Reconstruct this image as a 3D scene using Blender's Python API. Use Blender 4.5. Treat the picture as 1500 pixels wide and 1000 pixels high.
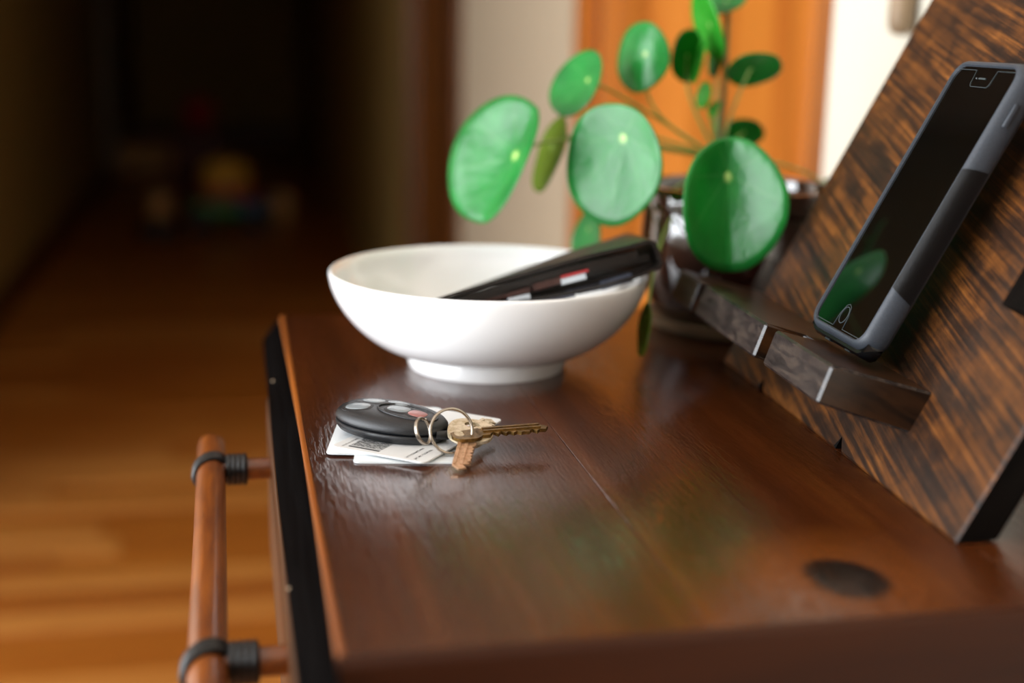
import bpy, bmesh, math, random
from math import sin, cos, pi, radians, sqrt, atan2, acos
from mathutils import Vector, Matrix, noise

random.seed(7)
scn = bpy.context.scene
for o in list(bpy.data.objects):
    bpy.data.objects.remove(o)
COL = scn.collection
V = Vector

# ------------------------------------------------------------------ camera
T = 0.80                       # table top height
F = 1950.0                     # focal length in pixels of a 1500 px wide frame
YAW, PITCH, ROLL = radians(11.9), radians(13.27), radians(1.2)
CAM = V((0, 0, T + .212))
FW = V((sin(YAW)*cos(PITCH), cos(YAW)*cos(PITCH), -sin(PITCH)))
_r0 = V((cos(YAW), -sin(YAW), 0)); _u0 = _r0.cross(FW)
RT = cos(ROLL)*_r0 + sin(ROLL)*_u0
UP = RT.cross(FW)
cam = bpy.data.cameras.new('camera')
cam_o = bpy.data.objects.new('camera', cam); COL.objects.link(cam_o)
M = Matrix((RT, UP, -FW)).transposed().to_4x4(); M.translation = CAM
cam_o.matrix_world = M
cam.sensor_width = 36; cam.lens = 36*F/1500
cam.clip_start = .01
cam.dof.use_dof = True; cam.dof.focus_distance = .69; cam.dof.aperture_fstop = 2.8
scn.camera = cam_o

# ------------------------------------------------------------------ light
scn.view_settings.view_transform = 'Standard'
scn.view_settings.look = 'None'
scn.view_settings.gamma = 1
scn.view_settings.use_curve_mapping = False
scn.view_settings.exposure = -0.32
world = bpy.data.worlds.new('world'); scn.world = world; world.use_nodes = True
world.node_tree.nodes['Background'].inputs[0].default_value = (.75, .85, 1, 1)
world.node_tree.nodes['Background'].inputs[1].default_value = .6

def area(name, loc, target, sx, sy, power, color):
    l = bpy.data.lights.new(name, 'AREA'); l.shape = 'RECTANGLE'; l.size = sx; l.size_y = sy
    l.energy = power; l.color = color
    o = bpy.data.objects.new(name, l); COL.objects.link(o); o.location = loc
    o.rotation_euler = (V(target)-V(loc)).to_track_quat('-Z', 'Y').to_euler()
    return o
# daylight through the window of the room on the left (just outside its panes)
area('window_daylight', (-2.18, .20, 1.10), (0, .20, 1.10), 2.75, 2.05, 270, (.92, .96, 1.0))

# ------------------------------------------------------------------ helpers
def ray(x, y): return FW + RT*((x-750)/F) - UP*((y-500)/F)
def on_z(x, y, z):
    d = ray(x, y); return CAM + d*((z-CAM.z)/d.z)
def on_y(x, y, Y):
    d = ray(x, y); return CAM + d*((Y-CAM.y)/d.y)
def at(x, y, dist): return CAM + ray(x, y)*dist

def link(name, bm, mat, parent=None, smooth=None):
    me = bpy.data.meshes.new(name); bmesh.ops.recalc_face_normals(bm, faces=bm.faces[:])
    bm.to_mesh(me); bm.free()
    return link_mesh(name, me, mat, parent, smooth)
def link_mesh(name, me, mat, parent=None, smooth=None):
    o = bpy.data.objects.new(name, me); COL.objects.link(o)
    if mat is not None and not me.materials:
        me.materials.append(mat)
    if smooth is not None:
        for p in me.polygons: p.use_smooth = True
        if smooth < 179:
            try: me.set_sharp_from_angle(angle=radians(smooth))
            except Exception: pass
    if parent is not None:
        o.parent = parent
        o.matrix_parent_inverse = Matrix.Translation(parent.location).inverted() if parent.type == 'EMPTY' else Matrix()
    return o
def thing(name, label, cat, loc=(0, 0, 0), group=None):
    o = bpy.data.objects.new(name, None); COL.objects.link(o); o.location = loc
    o.empty_display_size = .01
    o['label'] = label; o['category'] = cat
    if group: o['group'] = group
    return o
def tag(o, label, cat, group=None):
    o['label'] = label; o['category'] = cat
    if group: o['group'] = group
    return o
def struct(o):
    o['kind'] = 'structure'; return o

def bm_box(bm, a, b, bevel=0, seg=2):
    a, b = V(a), V(b)
    r = bmesh.ops.create_cube(bm, size=1)
    vs = r['verts']
    for v in vs:
        v.co = V([(a[i]+b[i])/2 + v.co[i]*(b[i]-a[i]) for i in range(3)])
    if bevel:
        es = list({e for v in vs for e in v.link_edges})
        bmesh.ops.bevel(bm, geom=es, offset=bevel, segments=seg, affect='EDGES', profile=.5)
def box(name, a, b, mat, parent=None, bevel=0, seg=2):
    bm = bmesh.new(); bm_box(bm, a, b, bevel, seg)
    return link(name, bm, mat, parent, 40 if bevel else None)
def bm_loft(bm, rings, caps=True, closed=True):
    vr = [[bm.verts.new(p) for p in r] for r in rings]
    n = len(vr[0])
    for i in range(len(vr)-1):
        for j in range(n if closed else n-1):
            k = (j+1) % n
            bm.faces.new((vr[i][j], vr[i][k], vr[i+1][k], vr[i+1][j]))
    if caps:
        bm.faces.new(vr[0][::-1]); bm.faces.new(vr[-1])
    return vr
def bm_tube(bm, pts, rad, seg=10, caps=True, closed=False):
    pts = [V(p) for p in pts]; n = len(pts)
    rings = []; prev = None
    for i in range(n):
        if closed: t = pts[(i+1) % n]-pts[i-1]
        else: t = pts[min(i+1, n-1)]-pts[max(i-1, 0)]
        t.normalize()
        if prev is None:
            a = V((0, 0, 1)) if abs(t.z) < .9 else V((1, 0, 0))
            nrm = t.cross(a).normalized()
        else:
            nrm = (prev - t*prev.dot(t)).normalized()
        prev = nrm; bi = t.cross(nrm)
        r = rad(i/(n-1)) if callable(rad) else rad
        rings.append([pts[i] + (nrm*cos(2*pi*k/seg)+bi*sin(2*pi*k/seg))*r for k in range(seg)])
    if closed: rings.append(rings[0][:])
    bm_loft(bm, rings, caps and not closed)
    if closed: bmesh.ops.remove_doubles(bm, verts=bm.verts[:], dist=1e-7)
def tube(name, pts, rad, mat, parent=None, seg=10, closed=False):
    bm = bmesh.new(); bm_tube(bm, pts, rad, seg, True, closed)
    return link(name, bm, mat, parent, 60)
def lathe(name, prof, c, mat, parent=None, seg=64, cap=True):
    bm = bmesh.new(); c = V(c); rings = []
    for r, z in prof:
        rings.append([c + V((max(r, 1e-5)*cos(2*pi*k/seg), max(r, 1e-5)*sin(2*pi*k/seg), z)) for k in range(seg)])
    bm_loft(bm, rings, cap)
    return link(name, bm, mat, parent, 50)
def bez(p0, p1, p2, p3, n=14):
    out = []
    for i in range(n+1):
        t = i/n; s = 1-t
        out.append(V(p0)*s**3 + V(p1)*3*s*s*t + V(p2)*3*s*t*t + V(p3)*t**3)
    return out
def bm_prism(bm, poly, org, ex, ey, ez, t0, t1, bevel=0):
    """polygon (2-d) in the frame ex, ey at org, from height t0 to t1 along ez"""
    lo = [bm.verts.new(org+ex*x+ey*y+ez*t0) for x, y in poly]
    hi = [bm.verts.new(org+ex*x+ey*y+ez*t1) for x, y in poly]
    n = len(poly); fs = [bm.faces.new(lo[::-1]), bm.faces.new(hi)]
    for i in range(n):
        fs.append(bm.faces.new((lo[i], lo[(i+1) % n], hi[(i+1) % n], hi[i])))
    if bevel:
        es = list({e for f in fs[:2] for e in f.edges})
        bmesh.ops.bevel(bm, geom=es, offset=bevel, segments=1, affect='EDGES')
def rrect(x0, y0, x1, y1, r, n=5):
    pts = []
    for cx, cy, a0 in ((x1-r, y1-r, 0), (x0+r, y1-r, 90), (x0+r, y0+r, 180), (x1-r, y0+r, 270)):
        for i in range(n+1):
            a = radians(a0+90*i/n); pts.append((cx+r*cos(a), cy+r*sin(a)))
    return pts

# ------------------------------------------------------------------ materials
def srgb(h):
    h = h.lstrip('#'); c = [int(h[i:i+2], 16)/255 for i in (0, 2, 4)]
    return tuple((x/12.92 if x <= .04045 else ((x+.055)/1.055)**2.4) for x in c)+(1,)
class N:
    def __init__(s, name):
        s.m = bpy.data.materials.new(name); s.m.use_nodes = True
        s.t = s.m.node_tree; s.p = s.t.nodes['Principled BSDF']; s.out = s.t.nodes['Material Output']
    def n(s, typ, **kw):
        nd = s.t.nodes.new(typ)
        for k, v in kw.items():
            if k.startswith('i_'): nd.inputs[k[2:].replace('_', ' ')].default_value = v
            else: setattr(nd, k, v)
        return nd
    def l(s, a, b): s.t.links.new(a, b)
    def coord(s, scale=(1, 1, 1), rot=(0, 0, 0), loc=(0, 0, 0), kind='Object'):
        tc = s.n('ShaderNodeTexCoord'); mp = s.n('ShaderNodeMapping')
        mp.inputs['Scale'].default_value = scale; mp.inputs['Rotation'].default_value = rot
        mp.inputs['Location'].default_value = loc
        s.l(tc.outputs[kind], mp.inputs[0]); return mp.outputs[0]
    def slant(s, scale, deg):
        tc = s.n('ShaderNodeTexCoord'); mp = s.n('ShaderNodeMapping'); mp.vector_type = 'TEXTURE'
        mp.inputs['Scale'].default_value = tuple(1/x for x in scale); mp.inputs['Rotation'].default_value = (0, 0, radians(deg))
        s.l(tc.outputs['Object'], mp.inputs[0]); return mp.outputs[0]
    def noise(s, vec, scale=1, detail=4, rough=.55, dist=0):
        nd = s.n('ShaderNodeTexNoise'); nd.inputs['Scale'].default_value = scale
        nd.inputs['Detail'].default_value = detail; nd.inputs['Roughness'].default_value = rough
        nd.inputs['Distortion'].default_value = dist
        s.l(vec, nd.inputs['Vector']); return nd.outputs['Fac']
    def ramp(s, fac, stops):
        nd = s.n('ShaderNodeValToRGB'); cr = nd.color_ramp
        while len(cr.elements) < len(stops): cr.elements.new(.5)
        for e, (p, c) in zip(cr.elements, stops):
            e.position = p; e.color = c if len(c) == 4 else tuple(c)+(1,)
        s.l(fac, nd.inputs[0]); return nd.outputs[0]
    def math(s, op, a, b=None, clamp=False):
        nd = s.n('ShaderNodeMath'); nd.operation = op; nd.use_clamp = clamp
        for i, x in enumerate((a, b)):
            if x is None: continue
            if isinstance(x, (int, float)): nd.inputs[i].default_value = x
            else: s.l(x, nd.inputs[i])
        return nd.outputs[0]
    def mix(s, fac, a, b, mode='MIX'):
        nd = s.n('ShaderNodeMix'); nd.data_type = 'RGBA'; nd.blend_type = mode
        for sock, x in ((nd.inputs['Factor'], fac), (nd.inputs['A'], a), (nd.inputs['B'], b)):
            pass
        ins = [nd.inputs[0], nd.inputs[6], nd.inputs[7]]
        for sock, x in zip(ins, (fac, a, b)):
            if isinstance(x, (int, float)): sock.default_value = x
            elif isinstance(x, tuple): sock.default_value = x
            else: s.l(x, sock)
        return nd.outputs[2]
    def bump(s, h, strength=.3, dist=.001):
        nd = s.n('ShaderNodeBump'); nd.inputs['Strength'].default_value = strength
        nd.inputs['Distance'].default_value = dist
        s.l(h, nd.inputs['Height']); s.l(nd.outputs[0], s.p.inputs['Normal']); return nd
    def set(s, **kw):
        for k, v in kw.items(): s.p.inputs[k.replace('_', ' ')].default_value = v
        return s
def plain(name, col, rough=.5, metal=0, var=.12, scale=40, spec=.5, bump=0, coat=0):
    """one colour with a little mottling"""
    m = N(name); c = srgb(col)
    f = m.noise(m.coord(), scale, 3)
    lo = tuple(x*(1-var) for x in c[:3])+(1,); hi = tuple(min(1, x*(1+var)) for x in c[:3])+(1,)
    m.l(m.ramp(f, [(.3, lo), (.7, hi)]), m.p.inputs['Base Color'])
    m.set(Roughness=rough, Metallic=metal, Coat_Weight=coat); m.p.inputs['Specular IOR Level'].default_value = spec
    if bump: m.bump(m.noise(m.coord(), scale*20, 2), bump, .0005)
    return m.m

def mat_table():
    m = N('stained_table_wood')
    warp = m.coord((1, 1, 1))
    # a knot near the front right of the top bends the grain around it
    g = m.coord((42, 2.2, 42))
    f1 = m.noise(g, 1, 5, .6, .35)
    f2 = m.noise(m.coord((9, .9, 9)), 1, 2, .5, .6)
    f3 = m.noise(m.coord((260, 7, 260)), 1, 3, .6)
    fac = m.math('ADD', m.math('MULTIPLY', f1, .5), m.math('MULTIPLY', f2, .5))
    base = m.ramp(fac, [(.30, srgb('#240e04')), (.45, srgb('#391a08')), (.56, srgb('#4c240b')), (.70, srgb('#653a14'))])
    base = m.mix(m.math('MULTIPLY', m.ramp(f3, [(.45, (0, 0, 0)), (.7, (1, 1, 1))]), .35), base, srgb('#2a0d04'))
    k = m.coord((1/.0175, 1/.021, 1), (0, 0, radians(0)), (-.2345/.0175, -.4595/.021, 0))
    sep = m.n('ShaderNodeSeparateXYZ'); m.l(k, sep.inputs[0])
    wob = m.noise(m.coord((30, 30, 30)), 1, 3)
    d2 = m.math('ADD', m.math('POWER', sep.outputs[0], 2), m.math('POWER', sep.outputs[1], 2))
    d = m.math('ADD', m.math('SQRT', d2), m.math('MULTIPLY', m.math('SUBTRACT', wob, .5), .9))
    ringw = m.n('ShaderNodeMath'); ringw.operation = 'SINE'; m.l(m.math('MULTIPLY', d, 11), ringw.inputs[0])
    rings = m.math('MULTIPLY', m.math('MULTIPLY', m.math('ADD', ringw.outputs[0], 1), .5),
                   m.ramp(d, [(.25, (0, 0, 0)), (.32, (.75, .75, .75)), (1, (.25, .25, .25))]))
    dd = m.math('MULTIPLY', d, .25)
    halo = m.ramp(dd, [(.2, (.0, .0, .0)), (.28, (.55, .55, .55)), (.75, (0, 0, 0))])
    base = m.mix(halo, base, srgb('#7a4012'))
    base = m.mix(m.math('MULTIPLY', rings, .6), base, srgb('#3a1505'))
    core = m.ramp(d, [(.75, (1, 1, 1)), (1.12, (0, 0, 0))])
    base = m.mix(m.math('MULTIPLY', core, .96), base, srgb('#0a0402'))
    m.l(base, m.p.inputs['Base Color'])
    m.l(m.ramp(f3, [(.3, (.13, .13, .13)), (.8, (.22, .22, .22))]), m.p.inputs['Roughness'])
    pores = m.ramp(m.noise(m.coord((420, 46, 420)), 1, 3, .65), [(.38, (0, 0, 0)), (.56, (1, 1, 1))])
    m.bump(pores, .16, .0006); m.set(IOR=1.6)
    return m.m
def mat_board():
    m = N('dark_torched_board')
    b = m.n('ShaderNodeTexCoord')
    co = m.coord((1, 1, 1))
    f0 = m.noise(m.coord((60, 60, 60)), 1, 5, .65, .4)
    # saw marks run across the grain: stripes slanting over the board (local x = along board, y = up board)
    st = m.noise(m.slant((9, 300, 60), 15), 1, 4, .6, .25)
    big = m.noise(m.slant((8, 46, 10), 15), 1, 3, .6, .5)
    fac = m.math('ADD', m.math('ADD', m.math('MULTIPLY', st, .48), m.math('MULTIPLY', big, .32)), m.math('MULTIPLY', f0, .2))
    base = m.ramp(fac, [(.38, srgb('#0e0805')), (.47, srgb('#2a170a')), (.55, srgb('#553010')), (.66, srgb('#865322'))])
    m.l(base, m.p.inputs['Base Color'])
    m.set(Roughness=.42); m.p.inputs['Specular IOR Level'].default_value = .4
    m.bump(m.noise(m.slant((70, 420, 120), 15), 1, 4, .6), .35, .0007)
    return m.m
def mat_endgrain():
    m = N('dark_end_grain')
    st = m.noise(m.coord((60, 240, 240), (radians(35), radians(20), radians(30))), 1, 5, .65, .8)
    base = m.ramp(st, [(.35, srgb('#161212')), (.5, srgb('#2a2321')), (.66, srgb('#40362f'))])
    m.l(base, m.p.inputs['Base Color'])
    m.set(Roughness=.24)
    m.bump(m.noise(m.coord((500, 500, 500)), 1, 4, .7), .25, .0004)
    return m.m
def mat_floor(i):
    m = N('floor_board_%d' % i)
    c = [('#94561c', '#ac6e2c'), ('#8a4c16', '#a06020'), ('#a0642a', '#b67c3a'), ('#824614', '#9a581c')][i]
    oi = m.n('ShaderNodeObjectInfo')
    f = m.noise(m.coord((2.5, 30, 30)), 1, 4, .6, .3)
    m.l(m.ramp(f, [(.35, srgb(c[0])), (.65, srgb(c[1]))]), m.p.inputs['Base Color'])
    m.set(Roughness=.33)
    return m.m
def mat_leaf(name, top, deep, vein):
    m = N(name)
    uv = m.n('ShaderNodeUVMap'); sep = m.n('ShaderNodeSeparateXYZ'); m.l(uv.outputs[0], sep.inputs[0])
    r, a = sep.outputs[0], sep.outputs[1]
    f = m.noise(m.coord((40, 40, 40)), 1, 3)
    base = m.ramp(f, [(.3, srgb(deep)), (.7, srgb(top))])
    # fine radial veins
    sn = m.n('ShaderNodeMath'); sn.operation = 'SINE'; m.l(m.math('MULTIPLY', a, 2*pi*7), sn.inputs[0])
    ve = m.math('MULTIPLY', m.ramp(sn.outputs[0], [(.9, (0, 0, 0)), (1, (.35, .35, .35))]), m.math('SUBTRACT', 1, r))
    base = m.mix(ve, base, srgb(vein))
    dot = m.ramp(r, [(.035, (1, 1, 1)), (.10, (0, 0, 0))])
    base = m.mix(dot, base, srgb('#b8dd7c'))
    m.l(base, m.p.inputs['Base Color'])
    m.set(Roughness=.27); m.p.inputs['Specular IOR Level'].default_value = .55
    m.bump(m.noise(m.coord((150, 150, 150)), 1, 3, .6), .5, .0012)
    tr = m.n('ShaderNodeBsdfTranslucent'); tr.inputs[0].default_value = srgb('#4ecb2c')
    mx = m.n('ShaderNodeMixShader'); mx.inputs[0].default_value = .28
    m.l(m.p.outputs[0], mx.inputs[1]); m.l(tr.outputs[0], mx.inputs[2]); m.l(mx.outputs[0], m.out.inputs[0])
    return m.m
def mat_speckle(name, col, dark, rough, scale, strength):
    m = N(name)
    f = m.noise(m.coord(), scale, 4, .7)
    m.l(m.ramp(f, [(.4, srgb(dark)), (.6, srgb(col))]), m.p.inputs['Base Color'])
    m.set(Roughness=rough); m.bump(f, strength, .0006)
    return m.m
def mat_grain(name, c0, c1, scale, rough, rot=(0, 0, 0), coat=0, bump=.15):
    m = N(name)
    f = m.noise(m.coord(scale, rot), 1, 5, .6, .4)
    m.l(m.ramp(f, [(.35, srgb(c0)), (.65, srgb(c1))]), m.p.inputs['Base Color'])
    m.set(Roughness=rough, Coat_Weight=coat, Coat_Roughness=.15); m.bump(f, bump, .0006)
    return m.m

TABLE = mat_table(); BOARD = mat_board(); ENDGRAIN = mat_endgrain()
EDGE = mat_grain('orange_worn_edge', '#64300b', '#864811', (30, 3, 30), .32)
ENDSTRIP = mat_grain('shaded_end_strip_wood', '#250d03', '#351604', (3, 60, 60), .45)  # darker than the top: the end face's weaker light is painted in
ENDSTRIP.node_tree.nodes['Principled BSDF'].inputs['IOR'].default_value = 1.25
LEDGEWOOD = mat_grain('dark_ledge_wood', '#150a04', '#3c220d', (160, 120, 18), .3)
SAWNSIDE = mat_grain('black_sawn_side', '#070504', '#0e0a08', (120, 20, 120), .6)
SAWNSIDE.node_tree.nodes['Principled BSDF'].inputs['IOR'].default_value = 1.12
BLACKWOOD = mat_grain('black_painted_band', '#040303', '#080707', (200, 12, 200), .4)
BLACKWOOD.node_tree.nodes['Principled BSDF'].inputs['IOR'].default_value = 1.02
DRAWERWOOD = mat_grain('drawer_front_wood', '#3a210b', '#4a2b12', (30, 3, 30), .35)
HANDLEWOOD = mat_grain('handle_wood', '#5e2c0a', '#80430f', (120, 14, 120), .34, coat=.3)
LEATHERCORD = plain('black_leather_cord', '#060506', .42, var=.3, scale=300)
CERAMIC = plain('white_ceramic', '#eeeeee', .18, var=.02, scale=8, coat=.4)
POTGLAZE = plain('brown_pot_glaze', '#2c150f', .07, var=.3, scale=25, coat=1, spec=.9)
SAUCER = plain('tan_clay', '#8a7358', .5, var=.15)
SOIL = mat_speckle('potting_soil', '#4a2c1c', '#120a06', .9, 260, 1)
LEAF = mat_leaf('pilea_leaf', '#238a3a', '#126a2a', '#6fb86a')
LEAFDARK = mat_leaf('pilea_leaf_dark', '#145c22', '#0b4016', '#3f8a48')
LEAFOLIVE = mat_leaf('pilea_leaf_underside', '#6f8426', '#55691a', '#92a04a')
LEAFYOUNGLIT = mat_leaf('pilea_leaf_young_lit', '#3fae35', '#2c9228', '#8ed070')  # young leaves; also the upright leaf whose backlight is put into its green
PETIOLE = plain('petiole_green', '#86a04c', .4, var=.2, scale=60)
STEM = plain('brown_green_stem', '#6a6428', .5, var=.25, scale=60)
CASE = mat_speckle('grey_phone_rubber', '#343a42', '#2b3037', .52, 1500, .08)
SHELL = plain('black_phone_shell', '#0c0d10', .25, var=.2)
GRIP = mat_speckle('pebbled_grip', '#0a0c0f', '#040506', .3, 1500, .5)
GRIP.node_tree.nodes['Principled BSDF'].inputs['IOR'].default_value = 1.35
GLASS = plain('black_screen_glass', '#030404', .03, var=.1, coat=0)
SCREENEDGE = plain('clear_protector_edge', '#3c4345', .3, var=.1)
STEEL = plain('steel_ring', '#a49a8e', .22, 1, .08, 200)
BRASS = mat_speckle('worn_brass', '#cfa98a', '#b08a68', .32, 400, .1); BRASS.node_tree.nodes['Principled BSDF'].inputs['Metallic'].default_value = .6
NICKEL = mat_speckle('worn_nickel_brass', '#dccfb8', '#b8a684', .32, 300, .12); NICKEL.node_tree.nodes['Principled BSDF'].inputs['Metallic'].default_value = .5
BRONZE = mat_speckle('dark_bronze', '#8a6a38', '#5e4622', .36, 300, .12); BRONZE.node_tree.nodes['Principled BSDF'].inputs['Metallic'].default_value = .85
FOB = mat_speckle('black_fob_plastic', '#17191d', '#0c0d10', .33, 1800, .35)
BTN = plain('clear_grey_button', '#7a8185', .25, var=.1, scale=200)
BTNRED = plain('pink_red_button', '#96605c', .3, var=.1, scale=200)
CARD = plain('white_card', '#d6d6d5', .28, var=.02, scale=20)
CARDB = plain('cool_white_card', '#dde4e8', .25, var=.02, scale=20)
INK = plain('black_ink', '#111114', .5, var=.1)
REDINK = plain('faded_red_ink', '#c98078', .5, var=.1)
LEATHER = mat_speckle('black_wallet_leather', '#211a16', '#120e0c', .36, 700, .35)
LEATHERBR = mat_speckle('brown_wallet_lining', '#4a2a22', '#331b16', .5, 500, .3)
LEATHERBL = mat_speckle('slate_wallet_pocket', '#5a6072', '#3e4352', .35, 500, .3)
REDCARD = plain('red_card', '#b03438', .35)
WHITECARD = plain('white_card_edge', '#c8d0d8', .35)
WALL = plain('cream_wall_paint', '#c9c4b4', .7, var=.02, scale=3, bump=.05)
WALLDIM = plain('dimmed_wall_paint', '#a89880', .7, var=.02, scale=3, bump=.05)  # right wall again, with the light's fall-off put into its colour
ROOMWALL = plain('brown_wall_paint', '#7a6650', .75, var=.02, scale=3)
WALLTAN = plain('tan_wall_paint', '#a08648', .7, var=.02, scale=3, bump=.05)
CEIL = plain('white_ceiling_paint', '#f2efe8', .8, var=.02, scale=3)
DOORWOOD = mat_grain('orange_varnished_door', '#96511a', '#b06a26', (9, 9, .9), .3, coat=.2, bump=.04)
DARKDOOR = mat_grain('brown_varnished_door', '#4e2a0c', '#6e3f14', (9, 9, .9), .35, bump=.04)
BASEB = mat_grain('brown_baseboard', '#3a1f0d', '#54301a', (6, 1, 30), .4)
FLOORS = [mat_floor(i) for i in range(4)]

# ------------------------------------------------------------------ room shell
RX = .55; LX = -.80; HY = 2.50; FAR = 12.2; WX = -2.1; BY = -2.0; CH = 2.45
struct(box('floor', (WX-.15, BY-.15, -.06), (RX+.15, FAR+.15, -.002), FLOORS[1]))
struct(box('ceiling', (WX-.15, BY-.15, CH), (RX+.15, FAR+.15, CH+.1), CEIL))
D1a, D1b = 1.245, 2.045     # door beside the table (opening along y)
D2a, D2b = 3.30, 4.20       # second, dark door further down the hall
bm = bmesh.new()
bm_box(bm, (RX, BY-.15, 0), (RX+.12, D1a, CH)); bm_box(bm, (RX, D1b, 0), (RX+.12, D2a, CH))
bm_box(bm, (RX, D2b, 0), (RX+.12, FAR+.15, CH))
bm_box(bm, (RX, D1a, 2.03), (RX+.12, D1b, CH)); bm_box(bm, (RX, D2a, 2.03), (RX+.12, D2b, CH))
struct(link('wall_right', bm, WALL))
struct(box('wall_beyond', (RX-.004, D2b+.06, 0), (RX, FAR, CH), WALLTAN))  # hall tan laid over the cream wall to darken its far stretch
struct(box('wall_between', (RX-.004, D1b+.06, 0), (RX, D2a-.06, CH), WALLDIM))  # thin sheet over the same wall, painted darker where less light reaches
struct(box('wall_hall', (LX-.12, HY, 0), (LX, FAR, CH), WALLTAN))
struct(box('wall_front', (WX-.15, HY, 0), (LX-.12, HY+.12, CH), CEIL))
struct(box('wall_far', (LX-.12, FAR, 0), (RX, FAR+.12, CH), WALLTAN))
struct(box('wall_back', (WX-.15, BY-.15, 0), (RX, BY, CH), ROOMWALL))
W0, W1, WZ0, WZ1 = -1.20, 1.60, .06, 2.14
bm = bmesh.new()
bm_box(bm, (WX-.15, BY, 0), (WX, W0, CH)); bm_box(bm, (WX-.15, W1, 0), (WX, HY, CH))
bm_box(bm, (WX-.15, W0, 0), (WX, W1, WZ0)); bm_box(bm, (WX-.15, W0, WZ1), (WX, W1, CH))
struct(link('wall_left', bm, ROOMWALL))
win = bpy.data.objects.new('window_1', None); COL.objects.link(win); win.location = (WX, (W0+W1)/2, WZ0); struct(win)
bm = bmesh.new()
for a, b in (((W0, WZ0), (W0+.05, WZ1)), ((W1-.05, WZ0), (W1, WZ1)), ((W0, WZ0), (W1, WZ0+.05)), ((W0, WZ1-.05), (W1, WZ1))):
    bm_box(bm, (WX-.05, a[0], a[1]), (WX+.02, b[0], b[1]))
link('window_frame', bm, CEIL, win)
for y in (W0+(W1-W0)/4, W0+(W1-W0)/2, W0+3*(W1-W0)/4):
    box('muntin', (WX-.04, y-.02, WZ0+.05), (WX-.005, y+.02, WZ1-.05), CEIL, win)
for z in (.55, 1.05, 1.58):
    box('muntin', (WX-.038, W0+.05, z-.014), (WX-.007, W1-.05, z+.014), CEIL, win)

def plank_floor():
    w = .083; y = .95; r = random.Random(3); cache = {}
    while y < 5.6:
        x = -1.35 + r.uniform(-.5, 0)
        while x < RX:
            L = r.choice((.9, 1.1, 1.3)); k = (L, r.randrange(4))
            if k not in cache:
                bmx = bmesh.new(); bm_box(bmx, (.0008, .0008, 0), (L-.0008, w-.0008, .004), .0008, 1)
                me = bpy.data.meshes.new('plank'); bmx.to_mesh(me); bmx.free(); me.materials.append(FLOORS[k[1]]); cache[k] = me
            if x+L > RX: break
            o = link_mesh('plank', cache[k], None, FLOOR); o.location = (x, y, -.003)
            x += L
        y += w
FLOOR = bpy.data.objects['floor']
plank_floor()

# baseboards
def base(name, a, b): struct(box(name, a, b, BASEB, None, .004, 1))
base('baseboard_left', (LX, HY, 0), (LX+.016, FAR, .11))
base('baseboard_right', (RX-.016, D1b+.07, 0), (RX, D2a-.08, .11))
base('baseboard_far', (LX+.016, FAR-.016, 0), (RX-.016, FAR, .11))
base('baseboard_near', (RX-.016, BY, 0), (RX, D1a-.07, .11))

def panel_door(name, ya, yb, wood, stile0, bevel0, bevel1):
    """door leaf set in the right wall; raised stiles and a sunken panel with sloping edges"""
    root = bpy.data.objects.new(name, None); COL.objects.link(root); root.location = (RX, (ya+yb)/2, 0); struct(root)
    xs, xp = RX+.012, RX+.040       # stile face, panel face
    box('door_slab', (xp, ya, .005), (RX+.055, yb, 2.03), wood, root)
    bm = bmesh.new()
    pz0, pz1 = .34, 1.9
    outer = [(ya, .005), (yb, .005), (yb, 2.03), (ya, 2.03)]
    inner = [(stile0, pz0), (bevel1, pz0), (bevel1, pz1), (stile0, pz1)]
    sunk = [(stile0+.012, pz0+.05), (bevel0, pz0+.05), (bevel0, pz1-.05), (stile0+.012, pz1-.05)]
    vo = [bm.verts.new((xs, y, z)) for y, z in outer]; vi = [bm.verts.new((xs, y, z)) for y, z in inner]
    vs = [bm.verts.new((xp-.001, y, z)) for y, z in sunk]; vb = [bm.verts.new((xp, y, z)) for y, z in outer]
    for i in range(4):
        j = (i+1) % 4
        bm.faces.new((vo[i], vo[j], vi[j], vi[i])); bm.faces.new((vi[i], vi[j], vs[j], vs[i]))
        bm.faces.new((vb[i], vb[j], vo[j], vo[i]))
    bm.faces.new(vs)
    link('door_panel', bm, wood, root)
    # casing around the opening
    for nm, a, b in (('casing', (RX-.018, ya-.055, 0), (RX+.01, ya+.004, 2.03)), ('casing', (RX-.018, yb-.004, 0), (RX+.01, yb+.055, 2.03)),
                     ('casing', (RX-.018, ya-.055, 2.03), (RX+.01, yb+.055, 2.10))):
        box(nm, a, b, wood, root, .004, 2)
    return root
d1 = panel_door('door_1', D1a, D1b, DOORWOOD, D1a+.01, 1.70, 1.80)
d2 = panel_door('door_2', D2a, D2b, DARKDOOR, D2a+.1, D2b-.14, D2b-.1)
# pale casing of a doorway on the left wall far down the hall
t1 = struct(box('trim_1', (LX, 8.9, 0), (LX+.02, 9.6, 2.1), WALL, None, .004, 1))

# ------------------------------------------------------------------ table
table = thing('console_table', 'red-brown stained wooden console table with a black painted band along its front edge', 'table', (.28, .70, 0))
TY0, TY1, TX1 = .4185, .9825, .535
bounds = [.0328, .1660, .3050, .4200, TX1]
def top_plank(x0, x1):
    bm = bmesh.new(); bm_box(bm, (x0+.00012, TY0+.006, T-.022), (x1-.00012, TY1, T), .0003, 1)
    link('plank', bm, TABLE, table)
for a, b in zip(bounds, bounds[1:]): top_plank(a, b)
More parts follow.
